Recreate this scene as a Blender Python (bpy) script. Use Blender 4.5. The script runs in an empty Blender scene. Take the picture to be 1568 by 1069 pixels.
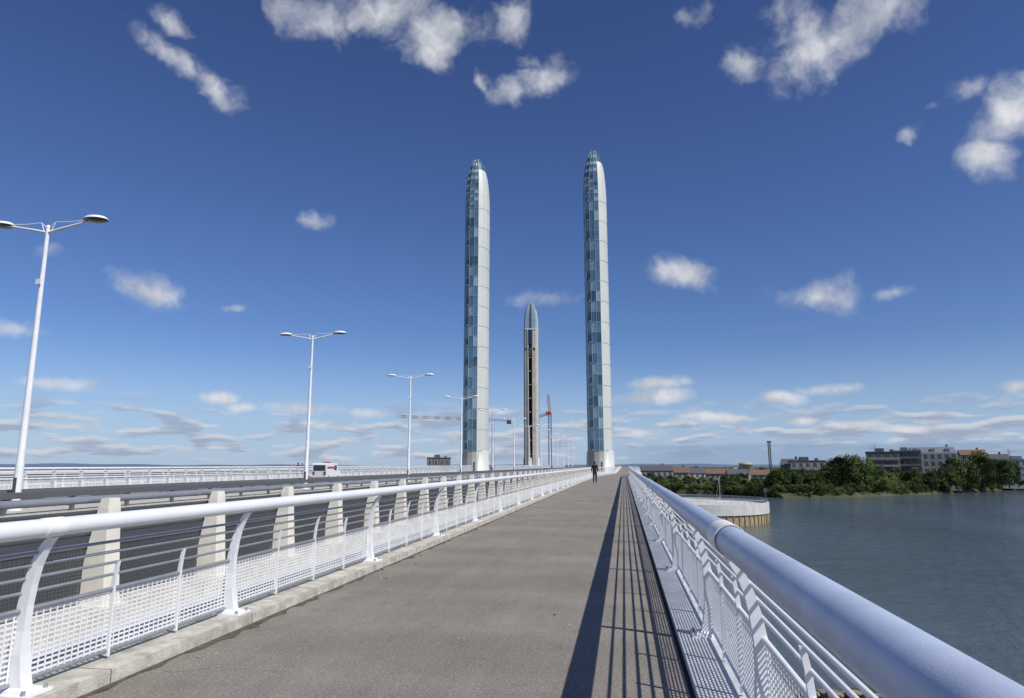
import bpy, math, random
from math import sin, cos, tan, radians as R, pi, sqrt, atan2
from mathutils import Vector, Matrix
random.seed(7)
S = bpy.context.scene
COL = S.collection

# ------------------------------------------------------------------ helpers
def mat(name, col, rough=0.6, metal=0.0, var=0.0, vscale=3.0, bump=0.0, bscale=40.0, col2=None, spec=0.5):
    m = bpy.data.materials.new(name); m.use_nodes = True
    nt = m.node_tree; b = nt.nodes["Principled BSDF"]
    b.inputs["Roughness"].default_value = rough
    b.inputs["Metallic"].default_value = metal
    b.inputs["Specular IOR Level"].default_value = spec
    b.inputs["Base Color"].default_value = (*col, 1)
    tc = nt.nodes.new("ShaderNodeTexCoord")
    if var > 0 or col2:
        n = nt.nodes.new("ShaderNodeTexNoise"); n.inputs["Scale"].default_value = vscale
        n.inputs["Detail"].default_value = 6; n.inputs["Roughness"].default_value = 0.65
        nt.links.new(tc.outputs["Object"], n.inputs["Vector"])
        r = nt.nodes.new("ShaderNodeValToRGB")
        c2 = col2 if col2 else tuple(min(1, c*(1+var)) for c in col)
        c1 = col if col2 else tuple(c*(1-var) for c in col)
        r.color_ramp.elements[0].position = 0.35; r.color_ramp.elements[0].color = (*c1, 1)
        r.color_ramp.elements[1].position = 0.65; r.color_ramp.elements[1].color = (*c2, 1)
        nt.links.new(n.outputs["Fac"], r.inputs["Fac"]); nt.links.new(r.outputs["Color"], b.inputs["Base Color"])
    if bump > 0:
        n2 = nt.nodes.new("ShaderNodeTexNoise"); n2.inputs["Scale"].default_value = bscale
        n2.inputs["Detail"].default_value = 4
        nt.links.new(tc.outputs["Object"], n2.inputs["Vector"])
        bp = nt.nodes.new("ShaderNodeBump"); bp.inputs["Strength"].default_value = bump; bp.inputs["Distance"].default_value = 0.02
        nt.links.new(n2.outputs["Fac"], bp.inputs["Height"]); nt.links.new(bp.outputs["Normal"], b.inputs["Normal"])
    return m

class MB:
    def __init__(s): s.v = []; s.f = []; s.m = []; s.sm = []
    def add(s, vs, fs, mi=0, smooth=False):
        o = len(s.v); s.v += [tuple(v) for v in vs]
        for f in fs: s.f.append(tuple(i+o for i in f)); s.m.append(mi); s.sm.append(smooth)
    def box(s, x0, x1, y0, y1, z0, z1, mi=0):
        s.add([(x0,y0,z0),(x1,y0,z0),(x1,y1,z0),(x0,y1,z0),(x0,y0,z1),(x1,y0,z1),(x1,y1,z1),(x0,y1,z1)],
              [(0,3,2,1),(4,5,6,7),(0,1,5,4),(1,2,6,5),(2,3,7,6),(3,0,4,7)], mi)
    def tube(s, pts, r, n=8, mi=0, cap=True):
        pts = [Vector(p) for p in pts]; rs = r if isinstance(r, (list, tuple)) else [r]*len(pts)
        vs = []; k = len(pts)
        for i, p in enumerate(pts):
            t = (pts[min(i+1, k-1)] - pts[max(i-1, 0)]).normalized()
            up = Vector((0,0,1)) if abs(t.z) < 0.9 else Vector((1,0,0))
            a = t.cross(up).normalized(); b = a.cross(t).normalized()
            for j in range(n):
                an = 2*pi*(j+0.5)/n
                vs.append(p + a*cos(an)*rs[i] + b*sin(an)*rs[i])
        fs = [(i*n+j, i*n+(j+1)%n, (i+1)*n+(j+1)%n, (i+1)*n+j) for i in range(k-1) for j in range(n)]
        s.add(vs, fs, mi, n > 5)
        if cap: s.add(vs[:n], [tuple(range(n))], mi); s.add(vs[-n:], [tuple(reversed(range(n)))], mi)
    def lathe(s, prof, n=24, c=(0,0,0), mi=0, smooth=True, sx=1, sy=1):
        vs = [(c[0]+r*cos(2*pi*j/n)*sx, c[1]+r*sin(2*pi*j/n)*sy, c[2]+z) for r, z in prof for j in range(n)]
        fs = [(i*n+j, i*n+(j+1)%n, (i+1)*n+(j+1)%n, (i+1)*n+j) for i in range(len(prof)-1) for j in range(n)]
        s.add(vs, fs, mi, smooth)
    def obj(s, name, mats, parent=None, loc=None):
        me = bpy.data.meshes.new(name); me.from_pydata(s.v, [], s.f)
        for m in mats: me.materials.append(m)
        me.polygons.foreach_set("material_index", s.m)
        me.polygons.foreach_set("use_smooth", s.sm)
        me.update()
        o = bpy.data.objects.new(name, me); COL.objects.link(o)
        if parent: o.parent = parent
        if loc: o.location = loc
        return o

def empty(name, loc=(0,0,0), rz=0.0):
    e = bpy.data.objects.new(name, None); e.location = loc; e.rotation_euler = (0,0,rz)
    e.empty_display_size = 0.5; COL.objects.link(e); return e
def polar(bearing, dist): return dist*sin(R(bearing)), dist*cos(R(bearing))

WATER, LAND = -12.4, -10.4
def ss(t): t = max(0, min(1, t)); return t*t*(3-2*t)
def bow(y): return 2.4*ss((y-90)/50.0)          # the footway swings out round the pylons
CX = -18.7                                        # bridge centre line

# ------------------------------------------------------------------ materials
white = mat("white_paint", (.82,.83,.84), .38, var=.06, vscale=2)
white_rail = mat("handrail_paint", (.80,.82,.85), .33, var=.05, vscale=1.5, bump=.05, bscale=300)
sky_tint_rail = mat("handrail_paint_sky_tint", (.46,.525,.665), .36, var=.10, vscale=3.5, bump=.10, bscale=220)  # white paint; bluish sky reflection is put into its colour
cream = mat("collar_paint", (.88,.88,.85), .45, var=.03)
steel = mat("galvanised_steel", (.34,.36,.39), .45, .4, var=.1)
dark_steel = mat("dark_steel", (.085,.088,.09), .5, .2)
beige = mat("beige_painted_steel", (.78,.745,.64), .55, var=.08, vscale=4)
concrete = mat("kerb_concrete", (.52,.50,.43), .85, var=.28, vscale=6, bump=.5, bscale=70)
concrete_l = mat("pale_concrete", (.55,.55,.52), .8, var=.12, vscale=.6)
ledge_m = mat("ledge_paint", (.56,.58,.60), .6, var=.14, vscale=4)
asphalt = mat("road_asphalt", (.055,.055,.058), .9, var=.2, vscale=2)
paint = mat("road_marking", (.75,.75,.72), .7)
black = mat("gap_dark", (.02,.02,.02), .9)

def footpath_mat():
    m = bpy.data.materials.new("footpath_surface"); m.use_nodes = True; nt = m.node_tree
    N = nt.nodes; L = nt.links; b = N["Principled BSDF"]; b.inputs["Roughness"].default_value = .92
    tc = N.new("ShaderNodeTexCoord")
    def noise(sc, det, ro, vec=None):
        n = N.new("ShaderNodeTexNoise"); n.inputs["Scale"].default_value = sc; n.inputs["Detail"].default_value = det
        n.inputs["Roughness"].default_value = ro; L.new(vec or tc.outputs["Object"], n.inputs["Vector"]); return n.outputs["Fac"]
    def ramp(f, p0, c0, p1, c1):
        r = N.new("ShaderNodeValToRGB"); e = r.color_ramp.elements
        e[0].position = p0; e[0].color = (*c0,1); e[1].position = p1; e[1].color = (*c1,1); L.new(f, r.inputs["Fac"]); return r.outputs["Color"]
    def mul(a, c, f=1.0):
        x = N.new("ShaderNodeMix"); x.data_type = 'RGBA'; x.blend_type = 'MULTIPLY'; x.inputs[0].default_value = f
        L.new(a, x.inputs[6]); L.new(c, x.inputs[7]); return x.outputs[2]
    base = ramp(noise(.55, 5, .6), .3, (.315,.287,.243), .7, (.405,.373,.322))
    mp = N.new("ShaderNodeMapping"); mp.inputs["Scale"].default_value = (3.0,.35,1); L.new(tc.outputs["Object"], mp.inputs["Vector"])
    c = mul(base, ramp(noise(1.2, 5, .7, mp.outputs["Vector"]), .3, (.84,.84,.84), .65, (1,1,1)))
    c = mul(c, ramp(noise(60, 4, .8), .36, (.50,.50,.50), .60, (1.0,1.0,1.0)))
    v = N.new("ShaderNodeTexVoronoi"); v.inputs["Scale"].default_value = 48; L.new(tc.outputs["Object"], v.inputs["Vector"])
    c = mul(c, ramp(v.outputs["Distance"], .1, (1.35,1.33,1.28), .5, (.88,.88,.88)))
    c = mul(c, ramp(noise(1.9, 9, .75), .57, (1,1,1), .70, (.76,.75,.74)))
    c = mul(c, ramp(noise(7.0, 6, .7), .62, (1,1,1), .68, (.80,.79,.77)))
    mp2 = N.new("ShaderNodeMapping"); mp2.inputs["Scale"].default_value = (.12,1.1,1); L.new(tc.outputs["Object"], mp2.inputs["Vector"])
    c = mul(c, ramp(noise(.8, 3, .5, mp2.outputs["Vector"]), .38, (.88,.88,.88), .56, (1,1,1)))
    L.new(c, b.inputs["Base Color"])
    bp = N.new("ShaderNodeBump"); bp.inputs["Strength"].default_value = .5; bp.inputs["Distance"].default_value = .012
    L.new(noise(90, 3, .7), bp.inputs["Height"]); L.new(bp.outputs["Normal"], b.inputs["Normal"])
    return m
path_m = footpath_mat()

# ------------------------------------------------------------------ bridge deck
YS = [-12, 0, 20, 45, 70, 90] + [90+4*i for i in range(1, 15)] + [170, 230, 300, 420, 620]
def strip(name, xa, xb, z, m, side=0, thick=None):
    sa, sb = side if isinstance(side, tuple) else (side, side)
    ys = YS
    b = MB()
    top = []
    for y in ys: top += [(xa+sa*bow(y), y, z), (xb+sb*bow(y), y, z)]
    n = len(ys)
    b.add(top, [(2*i, 2*i+1, 2*i+3, 2*i+2) for i in range(n-1)])
    if thick:
        bot = [(x, y, zz-thick) for x, y, zz in top]; o = 2*n
        b2 = top + bot
        fs = []
        for i in range(n-1):
            fs += [(2*i, 2*i+2, o+2*i+2, o+2*i), (2*i+1, o+2*i+1, o+2*i+3, 2*i+3), (o+2*i, o+2*i+2, o+2*i+3, o+2*i+1)]
        fs.append((0, o, o+1, 1)); fs.append((2*n-2, 2*n-1, o+2*n-1, o+2*n-2))
        b.add(b2, fs)
    return b.obj(name, [m])
def mx(x): return 2*CX - x
def pair(name, xa, xb, z, m, follow=True, **k):
    f = 1 if follow else 0
    strip(name, xa, xb, z, m, f, **k); strip(name, mx(xb), mx(xa), z, m, -f, **k)

strip("bridge_deck", mx(1.12), 1.12, -.012, concrete_l, (-1, 1), thick=1.6)
pair("footpath", -3.80, .42, 0.0, path_m)
pair("gutter", .421, .455, -.006, black)
pair("footpath_ledge", .456, 1.10, .06, ledge_m, thick=.07)
pair("kerb", -4.32, -3.802, .10, concrete, thick=.11)
strip("drainage_gap", -5.25, -4.322, .0, ledge_m, (0, 1)); strip("drainage_gap", mx(-4.322), mx(-5.25), .0, ledge_m, (-1, 0))
strip("road", -17.2, -5.75, .004, asphalt); strip("road", mx(-5.75), mx(-17.2), .004, asphalt)
pair("kerb", -5.74, -5.252, .14, concrete, follow=False, thick=.15)
strip("median", -20.1, -17.3, .16, concrete, thick=.17)
b = MB()
for xx in (-9.4, -13.4, mx(-9.4), mx(-13.4)):
    for i in range(70): b.box(xx-.06, xx+.06, -6+i*6, -3+i*6, .0042, .008)
b.obj("lane_markings", [paint])
b = MB(); rr = random.Random(2); y = -1.0; prev = None
while y < 70:
    w = .03 + .10*max(0, rr.gauss(.3,.45)); cur = (y, w)
    if prev: b.add([(-3.80,prev[0],.004),(-3.80+prev[1],prev[0],.004),(-3.80+w,y,.004),(-3.80,y,.004)], [(0,1,2,3)])
    prev = cur; y += rr.uniform(.06,.22)
b.obj("kerb_dirt", [mat("kerb_grime", (.10,.088,.062), .95, var=.4, vscale=9)])
b = MB(); y = .9
while y < 120: b.box(-4.323, -3.799, y-.004, y+.004, .01, .1015); y += 1.98
b.obj("kerb_joints", [mat("joint_mortar", (.16,.15,.12), .95)])
b = MB()
for i in range(46):
    x = -3.75+abs(rr.gauss(0,.25)) if i < 34 else rr.uniform(-3.6,.3); y = rr.uniform(3,26); r = rr.uniform(.008,.022); a0 = rr.uniform(0,6)
    vs = [(x+r*rr.uniform(.5,1)*cos(a0+a), y+r*rr.uniform(.5,1.6)*sin(a0+a), h) for h in (.002,.002+r*.5) for a in (0,1.26,2.5,3.77,5.0)]
    b.add(vs, [(q,(q+1)%5,5+(q+1)%5,5+q) for q in range(5)]+[(5,6,7,8,9)], i % 2)
b.obj("footpath_litter", [mat("pebble", (.45,.43,.38), .9), mat("dead_leaf", (.14,.09,.04), .9)])
b = MB()
for (x0, y0, ang, n) in ((-3.6,5.2,.3,10),(-3.5,8.6,-.2,12),(-2.0,9.3,.1,8),(-3.4,14.2,.2,12),(-1.4,6.3,2.6,6),(-2.6,19,.05,18)):
    x, y, a = x0, y0, ang
    for i in range(n):
        a += rr.gauss(0,.5); a = ang+(a-ang)*.8; x2, y2 = x+.07*cos(a), y+.07*sin(a); w = .0025*(1-i/n)+.0008
        b.add([(x,y-w,.003),(x2,y2-w,.003),(x2,y2+w,.003),(x,y+w,.003)], [(0,1,2,3)]); x, y = x2, y2
b.obj("surface_cracks", [mat("crack_dark", (.13,.115,.10), .95)])

# ------------------------------------------------------------------ footway railing
PY = [-3.9, .1, 4.28] + [6.8+3.95*i for i in range(96)]
PROF = [(.10,-.15,.15),(.13,-.15,.15),(.145,-.10,.10),(.22,-.075,.08),(.35,-.05,.062),(.5,-.036,.054),(.66,-.02,.058),(.8,.005,.075),(.92,.04,.10),(1.02,.082,.138),(1.085,.125,.178),(1.11,.16,.20)]
def railing(xb, s, side, full=True, base=0.10):
    e = empty("footway_railing")
    X = lambda t, y: xb + s*t + side*bow(y)
    ysr = [-6, 20, 60, 90] + [90+5*i for i in range(1, 12)] + [180, 260, 380]
    b = MB()
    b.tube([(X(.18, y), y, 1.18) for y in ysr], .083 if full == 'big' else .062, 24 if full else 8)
    b.obj("handrail", [sky_tint_rail if full == 'big' else white_rail], e)
    b = MB()
    for k in range(18):
        y = 4.25 + 11.85*k
        rr_ = .0925 if full == 'big' else .066; hl = .17 if full == 'big' else .08
        b.tube([(X(.18, y), y-hl, 1.18), (X(.18, y), y+hl, 1.18)], rr_, 28)
        b.tube([(X(.18, y), y-hl-.012, 1.18), (X(.18, y), y-hl-.001, 1.18)], rr_-.006, 24, 1)
        b.tube([(X(.18, y), y+hl+.001, 1.18), (X(.18, y), y+hl+.012, 1.18)], rr_-.006, 24, 1)
    b.obj("handrail_collars", [cream, dark_steel], e)
    b = MB()
    for y in PY:
        if y > 375: break
        n = len(PROF); vs = []
        for (z, t0, t1) in PROF:
            th = .075 if z < .14 else (.045 if z < .4 else .028)
            z = z - .10 + base
            vs += [(X(t0,y), y-th, z), (X(t1,y), y-th, z), (X(t1,y), y+th, z), (X(t0,y), y+th, z)]
        fs = []
        for i in range(n-1):
            for j in range(4): fs.append((4*i+j, 4*i+(j+1)%4, 4*i+4+(j+1)%4, 4*i+4+j))
        fs.append((4*n-4, 4*n-3, 4*n-2, 4*n-1))
        b.add(vs, fs)
        if y < 60:
            b.box(X(0,y)-.19, X(0,y)+.19, y-.12, y+.12, base, base+.018)
            for dx in (-.16, .16):
                for dy in (-.09, .09): b.tube([(X(0,y)+dx, y+dy, base+.018), (X(0,y)+dx, y+dy, base+.045)], .014, 6, 1)
    b.obj("posts", [white, steel], e)
    b = MB()
    for (t, z) in ((.012,.74),(.032,.835),(.066,.925),(.104,1.01)):
        b.tube([(X(t-.012, y), y, z) for y in ysr], .0115, 6)
    b.tube([(X(0, y), y, .625) for y in ysr], .018, 6)
    b.tube([(X(0, y), y, base+.06) for y in ysr], .014, 6)
    b.obj("rails", [white if full == 'big' else steel], e)
    b = MB()
    for a, c in zip(PY[:-1], PY[1:]):
        if a > 120: break
        m = 3 if c-a > 3 else 2
        for q in range(1, m+1):
            y = a + (c-a)*q/(m+1)
            pr = [(base+.02,-.012,.02),(.64,-.012,.02),(.75,0,.03),(.84,.018,.045)]
            if q % 2 == 0 and m == 3: pr = pr + [(.93,.05,.07)]
            vs = []
            for (z,t0,t1) in pr: vs += [(X(t0,y),y-.011,z),(X(t1,y),y-.011,z),(X(t1,y),y+.011,z),(X(t0,y),y+.011,z)]
            b.add(vs, [(4*i+j,4*i+(j+1)%4,4*i+4+(j+1)%4,4*i+4+j) for i in range(len(pr)-1) for j in range(4)])
    b.obj("uprights", [white], e)
    b = MB()
    z = base + .085
    while z < .61:
        for a, c in zip(ysr[:-1], ysr[1:]):
            x0, x1 = X(-.006, a), X(-.006, c); h = .0075
            b.add([(x0,a,z-h),(x1,c,z-h),(x1,c,z+h),(x0,a,z+h)], [(0,1,2,3)])
        z += .034
    y = -4
    while y < 200:
        x = X(-.001, y); w = .0055 if y < 30 else .012
        b.box(x-.002, x+.002, y-w, y+w, base+.06, .62)
        y += .06 if y < 30 else .3
    b.obj("wire_mesh", [white], e)
    return e
railing(-4.06, 1, 1, True)
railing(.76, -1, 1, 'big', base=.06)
railing(mx(-4.06), -1, -1, False)
railing(mx(.76), 1, -1, False)

# ------------------------------------------------------------------ roadside barrier (tapered posts, rails, mesh)
def barrier(xb, s, far=False):
    e = empty("road_barrier"); e.scale = (1, 1, 1.14 if far else 1)
    segs = [(-4, 143), (158, 380)]
    b = MB()
    y = 8.74 - 14
    while y < 380:
        if y < 143 or y > 158:
            pr = [(.14,-.20,.16),(.3,-.17,.14),(.75,-.10,.11),(1.15,-.03,.09),(1.25,-.01,.08)]
            vs = []
            for i, (z,t0,t1) in enumerate(pr):
                w = (.13 - .025*i/4*2) * (.6 if far else 1)
                vs += [(xb+s*t0, y-w, z),(xb+s*t1, y-w, z),(xb+s*t1, y+w, z),(xb+s*t0, y+w, z)]
            n = len(pr)
            b.add(vs, [(4*i+j,4*i+(j+1)%4,4*i+4+(j+1)%4,4*i+4+j) for i in range(n-1) for j in range(4)] + [(4*n-4,4*n-3,4*n-2,4*n-1)])
            if y < 60: b.box(xb-.24, xb+.22, y-.17, y+.17, .14, .165)
        y += 2.0
    b.obj("posts", [white if far else beige], e)
    b = MB(); m0, m1 = (white, white) if far else (steel, dark_steel)
    for (a, c) in segs:
        for (z, r, mi) in ((1.235,.06 if far else .04,0),(1.10,.024,1),(.99,.024,0),(.88,.024,1),(.76,.04 if far else .026,0),(.2,.022,0)):
            b.tube([(xb-s*.13, a, z), (xb-s*.13, c, z)], r, 8, mi)
        z = .25
        while z < .75:
            b.box(xb-s*.13-.003, xb-s*.13+.003, a, c, z-.007, z+.007, 1); z += .07 if far else .034
        y = a
        while y < min(c, 110):
            b.box(xb-s*.13-.0045, xb-s*.13+.0045, y-.006, y+.006, .2, .76, 1); y += .045 if (y < 40 and not far) else .2
    b.obj("rails_and_mesh", [m0, m1], e)
barrier(-5.50, 1); barrier(mx(-5.50), -1, True)
e = empty("median_guardrail"); b = MB()
for xx in (-17.6, -19.9):
    y = -30
    while y < 400:
        b.box(xx-.05, xx+.05, y-.06, y+.06, .16, .78); y += 2.5
    b.box(xx-.09, xx+.09, -30, 400, .62, .80); b.box(xx-.02, xx+.02, -30, 400, .38, .46)
b.obj("rails", [mat("guardrail_steel", (.16,.165,.17), .5, .3)], e)

# ------------------------------------------------------------------ street lamps
lampglass = mat("lamp_underside", (.08,.08,.07), .25)
lb = MB()
lb.tube([(0,0,.16),(0,0,.22)], .22, 16); lb.tube([(0,0,.22),(0,0,1.6)], .125, 16); lb.tube([(0,0,1.6),(0,0,1.68),(0,0,9.62)], [.125,.11,.062], 16)
lb.tube([(0,0,9.62),(0,0,9.72)], [.075,.05], 12)
lb.box(-.09,.09,-.16,-.1,7.6,7.78)
lb.box(-.06,.06,-.13,-.115,.6,1.2,1)
for s in (-1, 1):
    lb.tube([(0,0,9.45),(s*.45,0,9.56),(s*1.65,0,9.80)], [.05,.045,.032], 8)
    lb.tube([(0,0,9.60),(s*.28,0,9.82),(s*.9,0,9.80),(s*1.6,0,9.84)], .016, 6)
    lb.tube([(s*.28,0,9.82),(s*.12,0,9.48)], .016, 6)
    lb.lathe([(.0,.13),(.16,.125),(.30,.085),(.375,.02),(.385,-.01)], 20, (s*1.82,0,9.82), 0, sx=1.12, sy=.8)
    lb.lathe([(.385,-.01),(.33,-.035),(.0,-.06)], 20, (s*1.82,0,9.82), 1, sx=1.12, sy=.8)
lo = lb.obj("street_lamp", [white, lampglass])
lo.location = (-19.3, 19.6, 0)
for i in range(1, 13):
    o = bpy.data.objects.new("street_lamp", lo.data); COL.objects.link(o); o.location = (-19.3, 19.6+20.5*i, 0)

# ------------------------------------------------------------------ lifting-bridge pylons
g_blue = mat("glass_blue", (.15,.26,.33), .13, .55, var=.2, vscale=.25)
g_light = mat("glass_pale", (.38,.49,.51), .2, .35, var=.12, vscale=.3)
g_dark = mat("glass_dark", (.05,.10,.14), .12, .45, var=.3, vscale=.3)
p_beige = mat("pylon_panel", (.33,.375,.36), .5, .1, var=.1, vscale=.3)
p_white = mat("pylon_shell", (.60,.62,.58), .5, .05, var=.05, vscale=.15)
p_conc = mat("pylon_concrete", (.46,.435,.38), .8, var=.12, vscale=.3)
p_joint = mat("pylon_joint", (.20,.23,.25), .5, .3)
FR = [(-2.6,0.6),(-2.55,-1.3),(-2.05,-2.35),(-1.15,-2.85),(-.1,-3.0),(.85,-2.8),(1.75,-2.1),(2.4,-.9),(2.6,.6)]
BK = [(2.45,2.4),(1.9,3.0),(.55,3.1),(.48,1.6),(-.48,1.6),(-.55,3.1),(-1.9,3.0),(-2.45,2.4)]
POLY = FR + BK
CAT = ['panel','panel','mix','glass','blue','white','white','white'] + ['white','conc','conc','slot','slot','slot','conc','conc','white']
TOP = 73.2
TAPER = [(-20,1),(61.5,1),(64,.975),(66,.93),(68,.86),(69.6,.77),(70.6,.66),(71.8,.56),(72.6,.46),(73.2,.30)]
def pylon(x, y, rz, seed, fat=1.0):
    def sc(z):
        for (za, a), (zb, c) in zip(TAPER[:-1], TAPER[1:]):
            if z <= zb: return a+(c-a)*(z-za)/(zb-za)
        return TAPER[-1][1]
    rnd = random.Random(seed); e = empty("bridge_pylon", (x, y, 0), rz); e.scale = (fat, fat, 1)
    b = MB(); zs = [-13.5, 1.0, 4.6]
    while zs[-1] < TOP-.7: zs.append(min(TOP, zs[-1] + (2.32 if zs[-1] < 60 else .9)))
    zs[-1] = TOP
    n = len(POLY); M = [p_beige, g_light, g_blue, g_dark, p_white, p_conc, p_joint, black]
    for i in range(len(zs)-1):
        z0, z1 = zs[i], zs[i+1]; s0, s1 = sc(z0), sc(z1)
        for j in range(n):
            a, c = POLY[j], POLY[(j+1) % n]; k = CAT[j]
            r = rnd.random(); zt = 69.6
            if z0 < 4: mi = 5 if k != 'white' else 4
            elif k == 'panel': mi = 0 if r > .25 else 1
            elif k == 'mix': mi = [0,0,1,1][int(r*4)] if i % 2 else [1,2,2][int(r*3)]
            elif k == 'glass': mi = ([1,1,2,1] if i % 2 else [2,2,3,2])[int(r*4)]
            elif k == 'blue': mi = ([2,2,1,2] if i % 2 else [2,1,2,3])[int(r*4)]
            elif k == 'white': mi = 4 if z0 < zt else 2
            elif k == 'conc': mi = 5 if z0 < 61 else 1
            else: mi = (1 if z0 > 60.5 else 3) if z0 > 52 else 7
            if z0 > 66.5 and j in (1,2,3,4): mi = 2 if i % 2 else 1
            b.add([(a[0]*s0,a[1]*s0,z0),(c[0]*s0,c[1]*s0,z0),(c[0]*s1,c[1]*s1,z1),(a[0]*s1,a[1]*s1,z1)], [(0,1,2,3)], mi)
    s1 = sc(TOP); b.add([(p[0]*s1,p[1]*s1,TOP) for p in POLY], [tuple(range(n))], 2)
    b.obj("shaft", M, e)
    b = MB()
    for i, z in enumerate(zs[2:-2]):
        s0 = sc(z)
        if z < 60 or i % 2 == 0:
            for j in range(0, 5):
                a, c = POLY[j], POLY[j+1]; g = 1.012*s0
                b.tube([(a[0]*g,a[1]*g,z),(c[0]*g,c[1]*g,z)], .055, 4, 0)
        if i % 2 == 0:
            if z < 62:
                for j in range(5, 9):
                    a, c = POLY[j], POLY[j+1]; g = 1.004*s0
                    b.tube([(a[0]*g,a[1]*g,z),(c[0]*g,c[1]*g,z)], .035, 4, 1)
            a = POLY[3]; b.box(a[0]*s0-.5, a[0]*s0+.1, a[1]*s0-.16, a[1]*s0+.1, z-.12, z+.35, 1)
            for q in (.35, .8):
                a, c = POLY[2], POLY[4]
                if z < 58: b.tube([(a[0]*1.02,a[1]*1.02,z+4.64*q-1.2),(c[0]*1.02,c[1]*1.02,z+4.64*q)], .045, 4, 1)
            if z < 58: b.box(-1.95,-1.3,-2.78,-2.5,z+.5,z+1.7,3)
    for j in (1, 2, 3, 4, 5):
        p = POLY[j]
        b.tube([(p[0]*1.012*sc(z), p[1]*1.012*sc(z), z) for z in [4.6, 20, 40, 60]+[z for z in zs if z > 60]], .07, 4, 0 if j < 5 else 2)
    for (j, f) in ((2,.5),(3,.33),(3,.66),(4,.5)):
        px = POLY[j][0]*(1-f)+POLY[j+1][0]*f; py = POLY[j][1]*(1-f)+POLY[j+1][1]*f
        b.tube([(px*1.01*sc(z), py*1.01*sc(z), z) for z in [4.6, 20, 40, 60]+[z for z in zs if 60 < z < 70]], .03, 4, 0)
    b.obj("mullions", [g_light, p_joint, p_white, g_dark], e)
    b = MB()
    for s in (-1, 1):
        b.box(s*.86-.12, s*.86+.12, 3.0, 3.3, 2, 60, 0)
    b.box(-.9,.9,1.7,3.25, 54.0, 60.5, 2)
    for s in (-1,1): b.box(s*1.0-.1,s*1.0+.1,3.0,3.3,52.4,60.5,1)
    b.box(-1.9,1.9,2.9,3.25, 60.5, 61.1, 1); b.box(-1.9,1.9,2.9,3.25,51.6,52.4,3)
    for z in range(6, 52, 6): b.box(-.72,.72,2.75,2.95,z,z+.3,0)
    b.box(-.3,.3,2.9,3.3,49,51.6,3)
    b.obj("guides", [p_conc, p_white, mat("lift_cabin_glass", (.03,.05,.09), .1, .3), dark_steel], e)
    b = MB()
    b.lathe([(3.5,-13.5),(3.5,-.1),(3.05,.2),(2.95,4.2),(2.75,4.7)], 28, (0,0.2,0), 0)
    b.box(-.5,.5,-2.95,-2.72,.1,2.3,1)
    b.obj("foot", [p_white, dark_steel], e)
pylon(-4.9, 150, 0, 3); pylon(-32.4, 150, 0, 5); pylon(-39.2, 297, pi, 8, 1.22); pylon(-11.9, 297, pi, 9, 1.05)

# ------------------------------------------------------------------ protection island
e = empty("pier_protection_island", (17, 185, 0))
b = MB(); b.lathe([(18.4,WATER-1),(18.4,WATER+2.4)], 72, mi=0); b.lathe([(18.4,WATER+2.4),(18.75,WATER+2.4),(18.75,WATER+4.9),(18.1,WATER+4.95),(18.1,WATER+4.4),(0,WATER+4.4)], 72, mi=1, smooth=False)
for k in range(72):
    a = 2*pi*k/72; cx, cy = 18.5*cos(a), 18.5*sin(a)
    b.tube([(cx,cy,WATER-.5),(cx,cy,WATER+2.35)], .16, 6, 0)
b.tube([(17,-7,WATER+4.2),(17,-7,WATER+8)], .12, 8, 3); b.box(16.6,17.4,-7.2,-6.8,WATER+7.4,WATER+8.4,3)
for k in range(60):
    a = 2*pi*k/60; b.tube([(18.3*cos(a),18.3*sin(a),WATER+4.9),(18.3*cos(a),18.3*sin(a),WATER+5.7)], .03, 5, 2)
b.lathe([(18.33,WATER+5.66),(18.33,WATER+5.74),(18.27,WATER+5.74),(18.27,WATER+5.66)], 60, mi=2)
b.obj("wall", [mat("fender_timber", (.34,.27,.16), .85, var=.25, vscale=1.2), concrete_l, steel, dark_steel], e)

# ------------------------------------------------------------------ water, ground
def water_mat():
    m = bpy.data.materials.new("river_water"); m.use_nodes = True; N = m.node_tree.nodes; L = m.node_tree.links
    b = N["Principled BSDF"]; b.inputs["Base Color"].default_value = (.088,.118,.128,1); b.inputs["Roughness"].default_value = .08
    b.inputs["IOR"].default_value = 1.36
    g = N.new("ShaderNodeNewGeometry")
    mp = N.new("ShaderNodeMapping"); mp.inputs["Rotation"].default_value = (0,0,R(35)); mp.inputs["Scale"].default_value = (1,.38,1)
    L.new(g.outputs["Position"], mp.inputs["Vector"])
    n1 = N.new("ShaderNodeTexNoise"); n1.inputs["Scale"].default_value = .45; n1.inputs["Detail"].default_value = 7; n1.inputs["Roughness"].default_value = .62
    n2 = N.new("ShaderNodeTexNoise"); n2.inputs["Scale"].default_value = .018; n2.inputs["Detail"].default_value = 4
    L.new(mp.outputs["Vector"], n1.inputs["Vector"]); L.new(mp.outputs["Vector"], n2.inputs["Vector"])
    mr = N.new("ShaderNodeMapRange"); mr.inputs[1].default_value = .35; mr.inputs[2].default_value = .65; mr.inputs[3].default_value = .35; mr.inputs[4].default_value = 1.0
    L.new(n2.outputs["Fac"], mr.inputs[0])
    bp = N.new("ShaderNodeBump"); bp.inputs["Distance"].default_value = 2.2
    L.new(mr.outputs[0], bp.inputs["Strength"]); L.new(n1.outputs["Fac"], bp.inputs["Height"]); L.new(bp.outputs["Normal"], b.inputs["Normal"])
    return m
b = MB(); b.add([(-9000,-9000,WATER),(9000,-9000,WATER),(9000,9000,WATER),(-9000,9000,WATER)], [(0,1,2,3)]); b.obj("river_water", [water_mat()])
grass = mat("riverbank_ground", (.035,.05,.018), .95, col2=(.085,.085,.045), vscale=.08)
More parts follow.
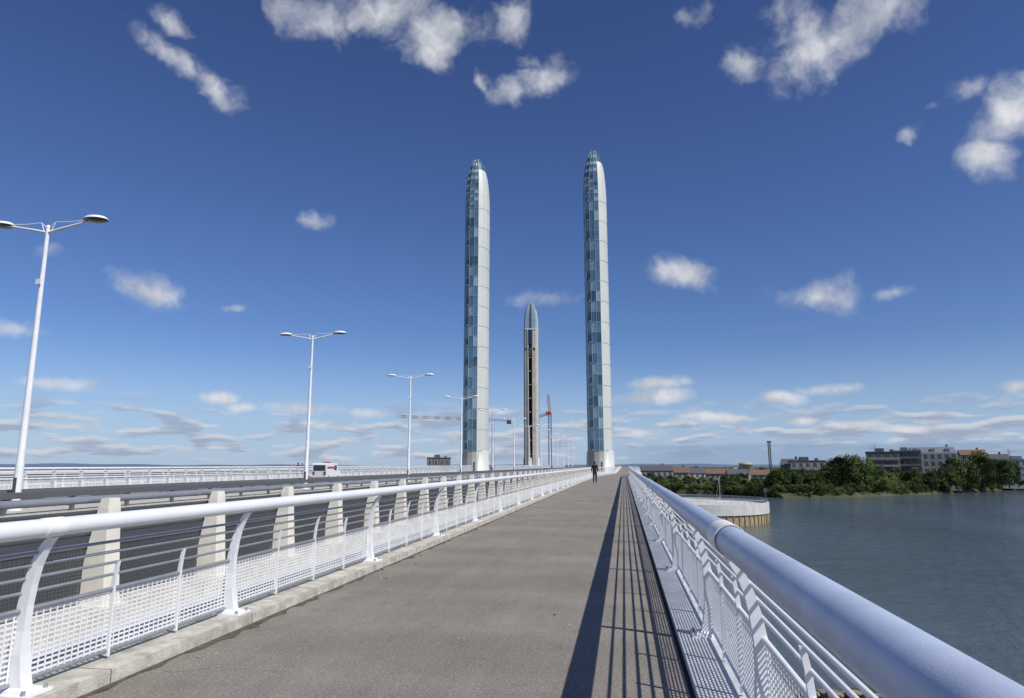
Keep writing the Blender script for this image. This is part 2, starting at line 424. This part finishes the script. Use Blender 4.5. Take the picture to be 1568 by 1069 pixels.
BANK = [(-9000,330),(-400,345),(10,362),(45,345),(66,318),(100,330),(138,364),(188,412),(239,465),(420,640),(900,1050),(9000,8000)]
NEAR = [(-9000,30),(-60,34),(0,38),(14,43),(30,40),(70,25),(160,-30),(9000,-2500)]
b = MB()
n = len(BANK); vs = [(x,y,LAND) for x,y in BANK] + [(x,9500,LAND) for x,y in BANK]
b.add(vs, [(i,i+1,n+i+1,n+i) for i in range(n-1)])
vs = [(x,y,LAND) for x,y in BANK] + [(x+ (2.5 if x>0 else 0),y-3.0,WATER-.6) for x,y in BANK]
b.add(vs, [(i,n+i,n+i+1,i+1) for i in range(n-1)])
n = len(NEAR); vs = [(x,y,LAND) for x,y in NEAR] + [(x,-9500,LAND) for x,y in NEAR]
b.add(vs, [(i,n+i,n+i+1,i+1) for i in range(n-1)])
vs = [(x,y,LAND) for x,y in NEAR] + [(x,y+5,WATER-.6) for x,y in NEAR]
b.add(vs, [(i,i+1,n+i+1,n+i) for i in range(n-1)])
b.obj("ground", [grass])
b = MB(); rr = random.Random(4)
for i in range(500):
    x = rr.uniform(2, 30); y = 41+rr.uniform(-2, 5); r = rr.uniform(.15,.6); z = WATER + max(0, (46-y)/5*1.8)
    vs = [(x+r*rr.uniform(.6,1)*cos(a), y+r*rr.uniform(.6,1)*sin(a), z+h) for h in (0, r*.5) for a in (0,1.26,2.5,3.77,5.0)]
    b.add(vs, [(i2,(i2+1)%5,5+(i2+1)%5,5+i2) for i2 in range(5)] + [(5,6,7,8,9)])
b.obj("bank_rubble", [mat("rubble_stone", (.22,.2,.17), .9, var=.4, vscale=1)])
b = MB(); vs = []
angs = [a*.5 for a in range(-110, 140)]
for a in angs:
    h = -3+4*sin(a*.13+1)+3*sin(a*.41)+2*sin(a*1.3); x, y = polar(a, 4200); x2, y2 = polar(a, 4900); vs += [(x,y,LAND-1),(x2,y2,h+6)]
b.add(vs, [(2*i,2*i+2,2*i+3,2*i+1) for i in range(len(angs)-1)], 0, True)
b.obj("distant_hills", [mat("hills_painted_haze", (.14,.19,.26), 1, var=.08, vscale=.002, spec=0)])  # aerial haze painted as a bluish surface colour

# ------------------------------------------------------------------ trees
leaf_a = mat("leaves_light", (.085,.12,.03), .8, var=.35, vscale=.6, spec=.2)
leaf_b = mat("leaves_dark", (.032,.055,.018), .8, var=.35, vscale=.6, spec=.2)
bark = mat("bark", (.07,.055,.04), .95)
def tree_mesh(seed, H, W, n_cl=46, low=.16):
    r = random.Random(seed); b = MB()
    b.tube([(0,0,0),(.1,0,H*.3),(.05,.1,H*.75)], [.03*H,.02*H,.007*H], 7, 2)
    cl = []
    for i in range(n_cl):
        t = r.random()**.8; z = H*(low+(.96-low)*t)
        env = W*.5*(sin(pi*min(1, .12+.86*t))**.6)
        a = r.uniform(0, 2*pi); q = env*sqrt(r.uniform(.12,1.0))*.92
        cl.append((q*cos(a), q*sin(a), z, r.uniform(.09,.17)*W))
    for i, (x,y,z,s) in enumerate(cl):
        if i % 4 == 0: b.tube([(.05,.03,z*.55),(x*.5,y*.5,z*.82),(x,y,z)], [.009*H,.006*H,.002*H], 4, 2)
        dark = 1 if r.random() < .42 else 0
        for k in range(58):
            v = Vector((r.gauss(0,1),r.gauss(0,1),r.gauss(0,.75))).normalized()*s*(r.random()**.4)*1.15
            c = Vector((x,y,z)) + v; u = Vector((r.gauss(0,1),r.gauss(0,1),r.gauss(0,1))).normalized()
            w = u.orthogonal().normalized(); d = r.uniform(.022,.042)*W*.9
            b.add([c+u*d, c+w*d*.8, c-u*d, c-w*d*.7], [(0,1,2,3)], dark)
    me = b.obj("tmp", [leaf_a, leaf_b, bark]); m = me.data; bpy.data.objects.remove(me); return m
TM = [tree_mesh(1,15,12), tree_mesh(2,16,13), tree_mesh(3,12,11), tree_mesh(4,18,9), tree_mesh(5,9,10,46,.05), tree_mesh(6,5,8,40,.02)]
def tree(x, y, k, s, parent=None, name="tree", z=LAND):
    o = bpy.data.objects.new(name, TM[k]); COL.objects.link(o); o.location = (x,y,z); o.scale = (s*random.uniform(.9,1.15),s*random.uniform(.9,1.15),s)
    o.rotation_euler = (0,0,random.uniform(0,6.28)); o.parent = parent
rowt = empty("riverbank_trees")
rr = random.Random(11)
for brg, dd, k, s in [(16.0,352,1,.95),(16.7,356,0,1.08),(17.3,360,1,1.0),(17.9,364,0,.98),(15.3,352,0,.85),(18.5,372,2,1.0),(21.0,392,3,.62),(23.4,415,1,.95),(24.2,425,0,.92),(25.0,432,1,.98),(25.8,440,0,.97),(26.4,452,1,.9),(13.0,338,0,.6),(12.2,335,2,.66),(22.0,402,2,.75),(22.8,410,2,.9),(24.9,470,1,1.2),(26.9,465,0,.8),(14.3,342,2,.7)]:
    x, y = polar(brg, dd); tree(x, y, k, s)
def bank_at(brg):
    best = None
    for (x0,y0),(x1,y1) in zip(BANK[:-1], BANK[1:]):
        dx, dy = sin(R(brg)), cos(R(brg)); ex, ey = x1-x0, y1-y0; den = dx*ey-dy*ex
        if abs(den) < 1e-9: continue
        t = (x0*ey-y0*ex)/den; q = (x0*dy-y0*dx)/den
        if 0 <= q <= 1 and t > 0 and (best is None or t < best): best = t
    return best
brg = 1.0
while brg < 44:
    D = bank_at(brg)
    if D:
        lowb = brg < 11.3
        x, y = polar(brg, D+rr.uniform(.5,4)); tree(x, y, 5, rr.uniform(.6,.95) if lowb else rr.uniform(.75,1.2), rowt, "bush", LAND-1.9)
        if not lowb and rr.random() < .85: x, y = polar(brg+.1, D+rr.uniform(8,20)); tree(x, y, rr.choice([2,4,4]), rr.uniform(.72,1.0), rowt)
        elif lowb: x, y = polar(brg+.1, D+rr.uniform(10,80)); tree(x, y, rr.choice([4,2]), rr.uniform(.42,.66), rowt)
        if not lowb and rr.random() < .6: x, y = polar(brg+.1, D+rr.uniform(40,120)); tree(x, y, rr.choice([2,4]), rr.uniform(.75,1.0), rowt)
    brg += .36
for i in range(90):
    brg = rr.uniform(12, 42) if i < 70 else rr.uniform(0, 12); x, y = polar(brg, rr.uniform(600, 900)); tree(x, y, rr.choice([0,1,2]), rr.uniform(.5,.75), rowt)

# ------------------------------------------------------------------ buildings on the far bank
w_grey = mat("render_grey", (.30,.29,.28), .85, var=.1, vscale=.2)
w_dark = mat("render_dark", (.14,.13,.12), .8, var=.1, vscale=.2)
w_white = mat("render_white", (.50,.49,.45), .85, var=.06, vscale=.2)
w_stone = mat("limestone", (.36,.31,.24), .85, var=.1, vscale=.2)
r_tile = mat("roof_tiles", (.19,.115,.085), .9, var=.2, vscale=.5)
r_slate = mat("roof_slate", (.10,.10,.11), .7, var=.1)
r_zinc = mat("roof_zinc", (.26,.28,.30), .5, .3)
win = mat("window_glass", (.03,.04,.05), .1)
frame = mat("window_frame", (.6,.6,.58), .6)
def building(name, brg, dist, w, d, top, floors, wall, roof='flat', rmat=r_zinc, yaw=0, bal=False, trim=frame):
    x, y = polar(brg, dist); e = empty(name, (x,y,LAND), -R(brg)+R(yaw)); h = top+1.6-LAND
    b = MB(); b.box(-w/2,w/2,0,d,-1,h); b.obj("walls", [wall], e)
    b = MB()
    if roof == 'flat':
        b.box(-w/2-.25,w/2+.25,-.25,d+.25,h,h+.5); b.box(-w*.2,w*.05,d*.3,d*.7,h+.5,h+2.2); b.box(w*.25,w*.33,d*.3,d*.6,h+.5,h+1.6)
    elif roof == 'gable':
        rh = min(3.2, d*.3); q = .5
        b.add([(-w/2-q,-q,h),(w/2+q,-q,h),(w/2+q,d+q,h),(-w/2-q,d+q,h),(-w/2-q,d/2,h+rh),(w/2+q,d/2,h+rh)], [(0,1,5,4),(2,3,4,5),(0,4,3),(1,2,5),(0,3,2,1)])
        b.box(w*.2,w*.2+1,d*.5,d*.5+1.2,h+1,h+rh+1.2)
    elif roof == 'mansard':
        q = 1.6; rh = 3
        b.add([(-w/2,0,h),(w/2,0,h),(w/2,d,h),(-w/2,d,h),(-w/2+q,q,h+rh),(w/2-q,q,h+rh),(w/2-q,d-q,h+rh),(-w/2+q,d-q,h+rh)], [(0,1,5,4),(1,2,6,5),(2,3,7,6),(3,0,4,7),(4,5,6,7)])
        b.box(w*.3,w*.3+1,d*.4,d*.5,h+1,h+rh+1.5)
        for k in (-.3,0,.3): b.box(w*k-1,w*k+1,.2,1.6,h+.1,h+2.2)
    b.obj("roof", [rmat], e)
    b = MB(); fh = h/floors; bays = max(2, int(w/3.1)); bw = w/bays
    for f in range(floors):
        for k in range(bays):
            cx = -w/2+bw*(k+.5); z0 = f*fh+fh*.28; z1 = f*fh+fh*.82
            b.box(cx-bw*.27,cx+bw*.27,-.06,.2,z0-.1,z1+.1,1); b.box(cx-bw*.22,cx+bw*.22,-.1,.15,z0,z1,0)
            b.box(cx-.05,cx+.05,-.14,-.1,z0,z1,1)
        for sx in (-1, 1):
            for k in range(max(1,int(d/4))):
                cy = 2+k*4
                if cy < d-1: b.box(min(sx*w/2,sx*(w/2+.08)),max(sx*w/2,sx*(w/2+.08)),cy-.7,cy+.7,f*fh+fh*.28,f*fh+fh*.8,0)
        if bal and f: b.box(-w/2+.3,w/2-.3,-1.3,-.15,f*fh+.02,f*fh+.2,1); b.box(-w/2+.3,w/2-.3,-1.3,-1.24,f*fh+.2,f*fh+1.1,1)
    b.obj("windows", [win, trim], e)
A = building
A("apartment_building", 14.0, 372, 16, 14, 1.8, 4, w_grey, 'flat', r_slate, 6)
A("apartment_building", 12.7, 385, 9, 12, .0, 4, w_dark, 'gable', r_slate, -8)
A("apartment_building", 19.1, 405, 15, 14, 6.4, 5, w_dark, 'flat', r_slate, 4, True, w_grey)
A("apartment_building", 20.5, 415, 14, 14, 7.0, 5, w_dark, 'flat', r_zinc, -6, True, w_grey)
A("grey_gabled_building", 22.2, 420, 22, 16, 6.2, 5, w_grey, 'mansard', r_zinc, 5)
A("townhouse", 24.6, 500, 13, 12, 6.0, 4, w_stone, 'gable', r_tile, 10)
A("townhouse", 25.6, 510, 15, 12, 3.4, 4, w_dark, 'gable', r_slate, -5)
A("white_office_building", 27.2, 480, 20, 14, 2.8, 4, w_white, 'flat', r_zinc, 8)
A("white_office_building", 28.8, 500, 20, 14, 2, 4, w_white, 'flat', r_zinc, 2)
A("warehouse", 2.6, 430, 20, 20, -3.4, 2, w_grey, 'gable', r_slate, 4)
A("townhouse", 4.2, 440, 14, 14, -4.6, 2, w_stone, 'gable', r_tile, -5)
A("townhouse", 5.4, 450, 16, 12, -5.0, 2, w_white, 'gable', r_slate, 6)
A("warehouse", 7.2, 470, 26, 16, -5.6, 2, w_stone, 'gable', r_tile, -3)
A("townhouse", 8.9, 455, 12, 12, -5.8, 2, w_grey, 'gable', r_slate, 8)
A("house", 10.6, 450, 12, 10, -5.9, 2, w_white, 'gable', r_tile, 0)
A("apartment_building", 11.9, 430, 10, 12, -3.9, 3, w_grey, 'flat', r_slate, 0)
A("control_building", -15.2, 420, 14, 10, 4.0, 3, w_dark, 'flat', r_slate, 0)
A("apartment_building", 16.3, 430, 16, 12, 1.5, 5, w_dark, 'flat', r_slate, 0)
A("apartment_building", 33, 480, 26, 14, 3, 5, w_grey, 'flat', r_slate, 0)
A("apartment_building", 37, 520, 26, 14, 1, 5, w_white, 'gable', r_tile, 0)
x, y = polar(9.5, 520); e = empty("storage_silo", (x,y,LAND)); b = MB()
b.lathe([(4.6,0),(4.6,12.0),(4.9,12.1),(4.9,12.5),(4.4,13.4),(0,14.2)], 32); b.lathe([(3.2,0),(3.2,9.6),(0,10.2)], 24, (-7,1,0))
b.tube([(4.75,-1,0),(4.75,-1,13)], .15, 6); b.obj("body", [mat("silo_concrete", (.42,.38,.30), .85, var=.12, vscale=.3)], e)

# ------------------------------------------------------------------ cranes / masts
red = mat("crane_red", (.36,.07,.05), .5); crwhite = mat("crane_white", (.55,.56,.58), .5)
def lattice(b, p0, p1, w, n, alt=False, r=.12, mi=0):
    p0 = Vector(p0); p1 = Vector(p1); t = (p1-p0); T = t.normalized()
    up = Vector((0,0,1)) if abs(T.z) < .9 else Vector((0,1,0)); a = T.cross(up).normalized(); c = a.cross(T).normalized()
    cor = [(a+c)*w/2, (a-c)*w/2, (-a-c)*w/2, (-a+c)*w/2]
    for i in range(n):
        q0 = p0+t*i/n; q1 = p0+t*(i+1)/n; m = (i//2) % 2 if alt else mi
        for j in range(4):
            b.tube([q0+cor[j], q1+cor[j]], r, 4, m); b.tube([q0+cor[j], q1+cor[(j+1)%4]], r*.7, 4, m); b.tube([q0+cor[j], q0+cor[(j+1)%4]], r*.6, 4, m)
x, y = polar(-10.75, 450); e = empty("tower_crane", (x,y,LAND), R(10)); b = MB()
lattice(b, (0,0,0), (0,0,40), 1.6, 24, True, .11); lattice(b, (1,0,41), (-64,0,43.5), 1.5, 36, True, .11); lattice(b, (0,0,41), (12,0,41), 1.3, 6, False, .1)
lattice(b, (0,0,40), (0,0,46), 1.0, 4, False, .09); b.box(9,12,-1,1,38.5,41,2); b.box(-1.2,-.1,-2.2,-1,38,40.5,1)
b.tube([(0,0,46),(-30,0,43.2)], .06, 4, 0); b.tube([(0,0,46),(11,0,41.6)], .06, 4, 0); b.obj("frame", [red, crwhite, dark_steel], e)
x, y = polar(-6.0, 430); e = empty("tower_crane", (x,y,LAND)); b = MB()
lattice(b, (0,0,0), (0,0,44), 1.8, 24, False, .14, 1); lattice(b, (0,0,44), (-1,0,56), 1.3, 7, False, .11, 0); lattice(b, (0,0,44), (-7,0,42), 1.2, 4, False, .12, 1)
b.box(-2.4,.8,-1.2,1.2,43,45,0); b.obj("frame", [red, dark_steel], e)
x, y = polar(11.3, 480); e = empty("lattice_mast", (x,y,LAND)); b = MB()
lattice(b, (0,0,0), (0,0,27), 1.3, 16, False, .2); b.box(-1.2,1.2,-1,1,26.6,27.4); b.obj("frame", [dark_steel], e)
x, y = polar(18.6, 560); e = empty("tower_crane", (x,y,LAND)); b = MB()
lattice(b, (0,0,0), (0,0,27), 1.2, 14, False, .12, 1); lattice(b, (-4,0,24), (16,0,22.5), 1, 12, False, .1, 1); b.obj("frame", [red, crwhite], e)
x, y = polar(26.6, 640); e = empty("tower_crane", (x,y,LAND)); b = MB()
lattice(b, (0,0,0), (0,0,24), 1.2, 14, False, .12, 1); lattice(b, (-14,0,22), (6,0,22), 1, 12, False, .1, 1); b.obj("frame", [red, crwhite], e)

# ------------------------------------------------------------------ moored boat
e = empty("sailing_boat", (34, 262, WATER), R(70)); b = MB()
sec = [(-6,.9,1.0),(-4,1.5,.95),(0,1.8,.9),(3,1.4,1.05),(5.5,.5,1.3),(6.4,.03,1.45)]
vs = []
for (x,w,h) in sec: vs += [(x,-w,h),(x,-w*.7,-.2),(x,w*.7,-.2),(x,w,h)]
b.add(vs, [(4*i+j,4*i+4+j,4*i+5+j,4*i+1+j) for i in range(5) for j in range(3)] + [(0,1,2,3)] + [(4*i,4*i+3,4*i+7,4*i+4) for i in range(5)])
b.box(-2.5,2,-.9,.9,.95,1.6); b.tube([(1,0,1),(1,0,10)], [.08,.04], 6); b.tube([(1,0,2.2),(-4.5,0,2.3)], .07, 6); b.tube([(1,0,10),(6.3,0,1.5)], .02, 4); b.tube([(1,0,10),(-5.9,0,1)], .02, 4)
b.obj("hull", [white], e)

# ------------------------------------------------------------------ van on the far carriageway
e = empty("delivery_van", (-30, 67, 0)); e.scale = (.78,.7,.8); b = MB()
pr = [(-2.5,.45),(-2.5,2.0),(-2.35,2.25),(1.1,2.25),(1.75,1.35),(2.4,1.15),(2.5,.45)]
vs = [(-.95,y,z) for y,z in pr]+[(.95,y,z) for y,z in pr]; n = len(pr)
b.add(vs, [(i,(i+1)%n,n+(i+1)%n,n+i) for i in range(n)]+[tuple(range(n)), tuple(reversed(range(n,2*n)))])
b.box(-.8,.8,-2.53,-2.5,1.3,2.0,1); b.box(-.97,.97,-2.2,.9,1.55,1.8,2); b.box(-.9,-.6,-2.54,-2.5,.8,1.2,2); b.box(.6,.9,-2.54,-2.5,.8,1.2,2); b.box(-.965,.965,.2,1.1,1.35,1.95,1)
for sx in (-.85,.85):
    for yy in (-1.6,1.6): b.tube([(sx-.1,yy,.33),(sx+.1,yy,.33)], .33, 14, 3)
b.box(-.4,.4,-.3,.3,2.25,2.4,2)
b.obj("body", [white, win, red, dark_steel], e)

# ------------------------------------------------------------------ pedestrians
skin = mat("skin", (.42,.26,.19), .6); hair = mat("hair", (.03,.022,.016), .8)
def skinned(name, pts, edges, radii, m, parent, lvl=1):
    me = bpy.data.meshes.new(name); me.from_pydata(pts, edges, []); me.materials.append(m)
    o = bpy.data.objects.new(name, me); COL.objects.link(o); o.parent = parent
    o.modifiers.new("Skin", 'SKIN'); s = o.modifiers.new("Sub", 'SUBSURF'); s.levels = lvl; s.render_levels = lvl
    for i, r in enumerate(radii): me.skin_vertices[0].data[i].radius = r if isinstance(r, tuple) else (r, r)
    me.skin_vertices[0].data[0].use_root = True
    return o
def person(x, y, rz, coat, trousers, h=1.76, base=0.0):
    e = empty("pedestrian", (x,y,base), rz); e.scale = (h/1.76,)*3
    skinned("trousers", [(0,0,.93),(.09,0,.88),(.095,.10,.50),(.095,.13,.10),(-.09,0,.88),(-.095,-.02,.49),(-.095,-.19,.12),(0,0,1.02)],
            [(0,1),(1,2),(2,3),(0,4),(4,5),(5,6),(0,7)], [.13,.105,.078,.06,.105,.078,.06,.14], trousers, e)
    skinned("jacket", [(0,0,1.0),(0,-.01,1.18),(0,.0,1.36),(0,.01,1.46),(.17,0,1.42),(.25,-.05,1.16),(.24,.02,.93),(-.17,0,1.42),(-.25,.03,1.15),(-.24,.14,.94),(0,0,.80)],
            [(0,1),(1,2),(2,3),(3,4),(4,5),(5,6),(3,7),(7,8),(8,9),(0,10)], [(.18,.13),(.17,.13),(.19,.14),(.09,.09),.08,.06,.045,.08,.06,.045,(.19,.14)], coat, e)
    skinned("neck_and_head", [(0,.02,1.47),(0,.03,1.55),(0,.045,1.64),(0,.05,1.70),(0,.14,1.625)], [(0,1),(1,2),(2,3),(2,4)], [.058,.055,(.078,.095),(.065,.08),.016], skin, e, 2)
    b = MB(); b.lathe([(.0,.125),(.05,.115),(.082,.07),(.09,.0),(.082,-.06),(.07,-.085)], 16, (0,.025,1.655)); b.obj("hair", [hair], e)
    b = MB()
    for s in (-1,1): b.lathe([(0,.02),(.015,.012),(.018,-.005),(.008,-.02)], 8, (s*.085,.04,1.63))
    b.obj("ears", [skin], e)
    for nm, (hx,hy,hz) in (("right_hand",(.24,.03,.90)),("left_hand",(-.24,.16,.91))):
        pts = [(hx,hy,hz),(hx,hy+.01,hz-.05)]; ed = [(0,1)]; ra = [.026,.034]
        for k, ln in enumerate((.065,.075,.07,.055)):
            oy = -.03+.02*k; i0 = len(pts); pts += [(hx,hy+.01+oy,hz-.09),(hx-.008*(1 if hx>0 else -1),hy+.015+oy,hz-.09-ln*.5),(hx-.022*(1 if hx>0 else -1),hy+.02+oy,hz-.09-ln)]
            ed += [(1,i0),(i0,i0+1),(i0+1,i0+2)]; ra += [.010,.009,.007]
        i0 = len(pts); pts += [(hx-.01,hy+.055,hz-.05),(hx-.012,hy+.07,hz-.085)]; ed += [(1,i0),(i0,i0+1)]; ra += [.011,.009]
        skinned(nm, pts, ed, ra, skin, e)
    skinned("right_shoe", [(.095,.12,.05),(.095,.21,.045),(.095,.30,.035)], [(0,1),(1,2)], [.055,.048,.036], hair, e)
    skinned("left_shoe", [(-.095,-.20,.09),(-.095,-.12,.055),(-.095,-.04,.035)], [(0,1),(1,2)], [.052,.047,.036], hair, e)
navy = mat("navy_cloth", (.012,.013,.02), .9); dkc = mat("dark_denim", (.014,.015,.02), .9); brown = mat("dark_brown_cloth", (.06,.05,.045), .9)
person(-2.55, 62, 0, navy, dkc, 1.9)
person(-35.6, 72, pi, navy, dkc, 1.84); person(-36.1, 74, pi, brown, dkc, 1.78)

# ------------------------------------------------------------------ sun + sky
sd = Vector((.95,-.54,1.18)).normalized()
el = math.asin(sd.z); rot = atan2(sd.x, sd.y)
sl = bpy.data.lights.new("sun", 'SUN'); sl.energy = 4.2; sl.angle = R(.5); sl.color = (1,.955,.88)
so = bpy.data.objects.new("sun", sl); COL.objects.link(so); so.rotation_euler = sd.to_track_quat('Z','Y').to_euler(); so.location = (40,-20,60)
W = bpy.data.worlds.new("World"); S.world = W; W.use_nodes = True; nt = W.node_tree; N = nt.nodes; L = nt.links
bg = N["Background"]; STR = .10; bg.inputs["Strength"].default_value = STR
sky = N.new("ShaderNodeTexSky"); sky.sky_type = 'NISHITA'; sky.sun_disc = False; sky.sun_elevation = el; sky.sun_rotation = rot
sky.air_density = 1.0; sky.dust_density = .3; sky.ozone_density = 3.0
tc = N.new("ShaderNodeTexCoord"); DIR = tc.outputs["Generated"]
def M(op, a, b_=None, c=None, clamp=False):
    n = N.new("ShaderNodeMath"); n.operation = op; n.use_clamp = clamp
    for i, v in enumerate((a, b_, c)):
        if v is None: continue
        if isinstance(v, (int, float)): n.inputs[i].default_value = v
        else: L.new(v, n.inputs[i])
    return n.outputs[0]
def VM(op, a, b_=None, sc_=None, out=0):
    n = N.new("ShaderNodeVectorMath"); n.operation = op
    for i, v in enumerate((a, b_)):
        if v is None: continue
        if isinstance(v, (tuple, Vector)): n.inputs[i].default_value = tuple(v)
        else: L.new(v, n.inputs[i])
    if sc_ is not None:
        if isinstance(sc_, (int, float)): n.inputs["Scale"].default_value = sc_
        else: L.new(sc_, n.inputs["Scale"])
    return n.outputs[out]
def NO(vec, s, d, r, out="Fac"):
    n = N.new("ShaderNodeTexNoise"); n.inputs["Scale"].default_value = s; n.inputs["Detail"].default_value = d; n.inputs["Roughness"].default_value = r
    L.new(vec, n.inputs["Vector"]); return n.outputs[out]
def MR(v, a, b_, c, d, st='SMOOTHSTEP'):
    n = N.new("ShaderNodeMapRange"); n.interpolation_type = st
    L.new(v, n.inputs[0])
    for i, q in enumerate((a,b_,c,d)): n.inputs[1+i].default_value = q
    return n.outputs[0]
sep = N.new("ShaderNodeSeparateXYZ"); L.new(DIR, sep.inputs[0]); Z = sep.outputs[2]
warp = VM('SUBTRACT', NO(DIR, 8, 4, .62, "Color"), (.5,.5,.5))
amp = M('MULTIPLY_ADD', Z, .17, .004)
D = VM('ADD', DIR, VM('SCALE', warp, None, amp))
# bearing from the bridge axis, elevation, half-width, half-height, roll (deg), thinness
CL = [(-40.1,30.5,2.8,1.1,-35,.35),(-37.4,29.3,2.8,1.2,-35,.25),(-34.7,28.2,2.4,1.3,-35,.1),(-37.9,31.9,1.7,1.1,0,.35),(-46,31.5,2,1,-30,.55),
 (-25.3,34.6,4.0,1.9,0,.1),(-21.2,35.6,4.4,1.9,0,.05),(-14.8,34.2,3.4,1.9,12,.02),(-9.0,35.6,2.2,2.1,0,.12),(-16.5,32.9,1.8,1.4,0,.1),
 (-8.8,30.5,2.2,1.1,10,.15),(-6.0,31.0,2.2,1.2,15,.05),(-11.5,31.1,.9,.6,0,.35),(-6.5,32.3,1.2,.8,0,.5),
 (10.7,30.9,2.6,1.5,-20,.25),(16.3,30.6,3.1,2.2,35,0),(19.5,31.4,3.1,1.9,15,.12),(22.5,32.2,3.6,1.9,10,.05),(7.4,34.9,1.8,1.4,0,.35),(15.0,33.5,3.0,1.5,0,.45),(14.2,32.0,2.6,1.2,30,.4),
 (29.3,23.2,2.8,1.6,20,0),(27.6,21.0,2.0,1.5,40,0),(31.5,24.5,2.5,1.6,0,0),(26.7,25.7,1.6,1.1,0,.3),(22.7,23.3,1.3,.9,0,.35),(24.4,25.0,1.0,.6,0,.45),
 (5.2,15.5,2.9,1.2,-12,0),(3.3,15.7,1.3,.7,-20,.3),(15.6,12.9,3.2,1.25,-5,-.02),(20.8,12.3,2.2,.65,0,.2),(-37.7,12.6,2.4,1.1,-15,.02),(-25.9,19.6,1.6,.8,-10,.4),(-6.1,13.8,3.1,1.2,0,.3),(-32.2,12.0,1.1,.45,0,.32),(-35.2,12.3,.9,.3,0,.5),
 (2.8,5.6,3.5,.68,0,0),(3.1,6.65,3.0,.6,0,0),(12.4,5.25,1.7,.5,0,0),(16.1,5.8,2.8,.5,0,.1),(7.6,3.75,3.2,.55,0,0),(-32.4,5.0,1.3,.5,0,0),(-43.1,5.6,2.6,.55,0,.1),(-45.5,9.3,2.5,.9,-10,.15),(-44.6,14.8,1.3,.7,0,.35),
 (-26.6,4.4,3.6,.55,0,.0),(-30.5,4.3,1.6,.45,0,.1),(1.4,2.6,2.4,.4,0,0),(21.0,2.6,1.6,.35,0,.1),(27.4,5.2,1.5,.5,0,.1),(-20.7,4.2,2.0,.5,0,0),(17.5,3.0,2.4,.4,0,.05),(22.5,3.1,1.5,.25,0,.1),(13.5,3.4,1.4,.35,0,.1),(-11.0,4.4,2.2,.4,0,.1),(-24.0,3.2,2.8,.45,0,.05)]
mn = None
for az, e_, w, h, roll, thin in CL:
    a, q = R(az), R(e_)
    right = Vector((cos(a), -sin(a), 0)); up = Vector((-sin(q)*sin(a), -sin(q)*cos(a), cos(q)))
    ro = R(roll); u = right*cos(ro)+up*sin(ro); v = -right*sin(ro)+up*cos(ro)
    cmb = N.new("ShaderNodeCombineXYZ")
    L.new(VM('DOT_PRODUCT', D, u/tan(R(w)), out=1), cmb.inputs[0]); L.new(VM('DOT_PRODUCT', D, v/tan(R(h)), out=1), cmb.inputs[1]); cmb.inputs[2].default_value = thin
    ln = VM('LENGTH', cmb.outputs[0], out=1); ln = M('ADD', ln, thin)
    mn = ln if mn is None else M('MINIMUM', mn, ln)
fb = NO(D, 14, 7, .60)
dens = M('ADD', M('SUBTRACT', 1.0, mn), M('MULTIPLY', M('SUBTRACT', fb, .5), 2.8))
alpha = MR(dens, -.25, 1.2, 0, .97)
Hv = VM('MULTIPLY', DIR, (1,1,5.5))
hn = NO(Hv, 15, 5, .5); hbig = NO(Hv, 4, 2, .5)
hs = M('ADD', hn, M('MULTIPLY', M('SUBTRACT', hbig, .5), .3))
hw = M('MULTIPLY', MR(Z, .002, .012, 0, 1), MR(Z, .05, .10, 1, 0))
ha = M('MULTIPLY', MR(hs, .46, .57, 0, .82), hw)
shade = MR(NO(VM('ADD', DIR, (0,0,.012)), 16, 5, .6), .35, .65, 0, 1)
hshade = MR(NO(VM('ADD', Hv, (0,0,.03)), 15, 3, .5), .42, .62, 1, 0)
def mix(f, a, c):
    x = N.new("ShaderNodeMix"); x.data_type = 'RGBA'
    for i, v in ((0,f),(6,a),(7,c)):
        if isinstance(v, tuple): x.inputs[i].default_value = v
        elif isinstance(v, (int,float)): x.inputs[i].default_value = v
        else: L.new(v, x.inputs[i])
    return x.outputs[2]
g = N.new("ShaderNodeValToRGB"); L.new(MR(Z, 0, .65, 0, 1, 'LINEAR'), g.inputs["Fac"])
E = g.color_ramp.elements; E[0].position = 0; E[0].color = (.64,.77,1.0,1); E[1].position = 1; E[1].color = (.44,.52,.80,1)
q = E.new(.12); q.color = (.62,.74,1.0,1); q = E.new(.3); q.color = (.54,.66,.95,1)
ml = N.new("ShaderNodeMix"); ml.data_type = 'RGBA'; ml.blend_type = 'MULTIPLY'; ml.inputs[0].default_value = 1
L.new(sky.outputs[0], ml.inputs[6]); L.new(g.outputs[0], ml.inputs[7]); skyc = ml.outputs[2]
k = 1/STR
skyc = mix(MR(Z, 0, .17, .65, 0), skyc, (.39*k,.53*k,.76*k,1))       # pale blue haze towards the horizon
an = NO(VM('MULTIPLY', DIR, (1,1,0)), 9, 4, .5)
edge = M('ADD', M('MULTIPLY', M('SUBTRACT', an, .5), .018), .028)
hz = M('MULTIPLY', MR(M('SUBTRACT', edge, Z), -.003, .004, 0, .65), MR(sep.outputs[0], -.05, .08, 0, 1))
ccol = mix(shade, (.46*k,.49*k,.56*k,1), (.78*k,.79*k,.81*k,1))
hcol = mix(hshade, (.33*k,.39*k,.52*k,1), (.62*k,.65*k,.71*k,1))
c = mix(ha, skyc, hcol); c = mix(alpha, c, ccol); c = mix(hz, c, (.25*k,.36*k,.53*k,1))
L.new(c, bg.inputs["Color"])

# ------------------------------------------------------------------ camera
cd = bpy.data.cameras.new("camera"); cd.lens = 24.0; cd.sensor_width = 36; cd.clip_start = .05; cd.clip_end = 20000
co = bpy.data.objects.new("camera", cd); COL.objects.link(co); co.location = (0,0,1.6); co.rotation_euler = (R(90+9.64), 0, R(9.16)); S.camera = co
S.view_settings.view_transform = 'Standard'; S.view_settings.look = 'None'; S.view_settings.exposure = 0
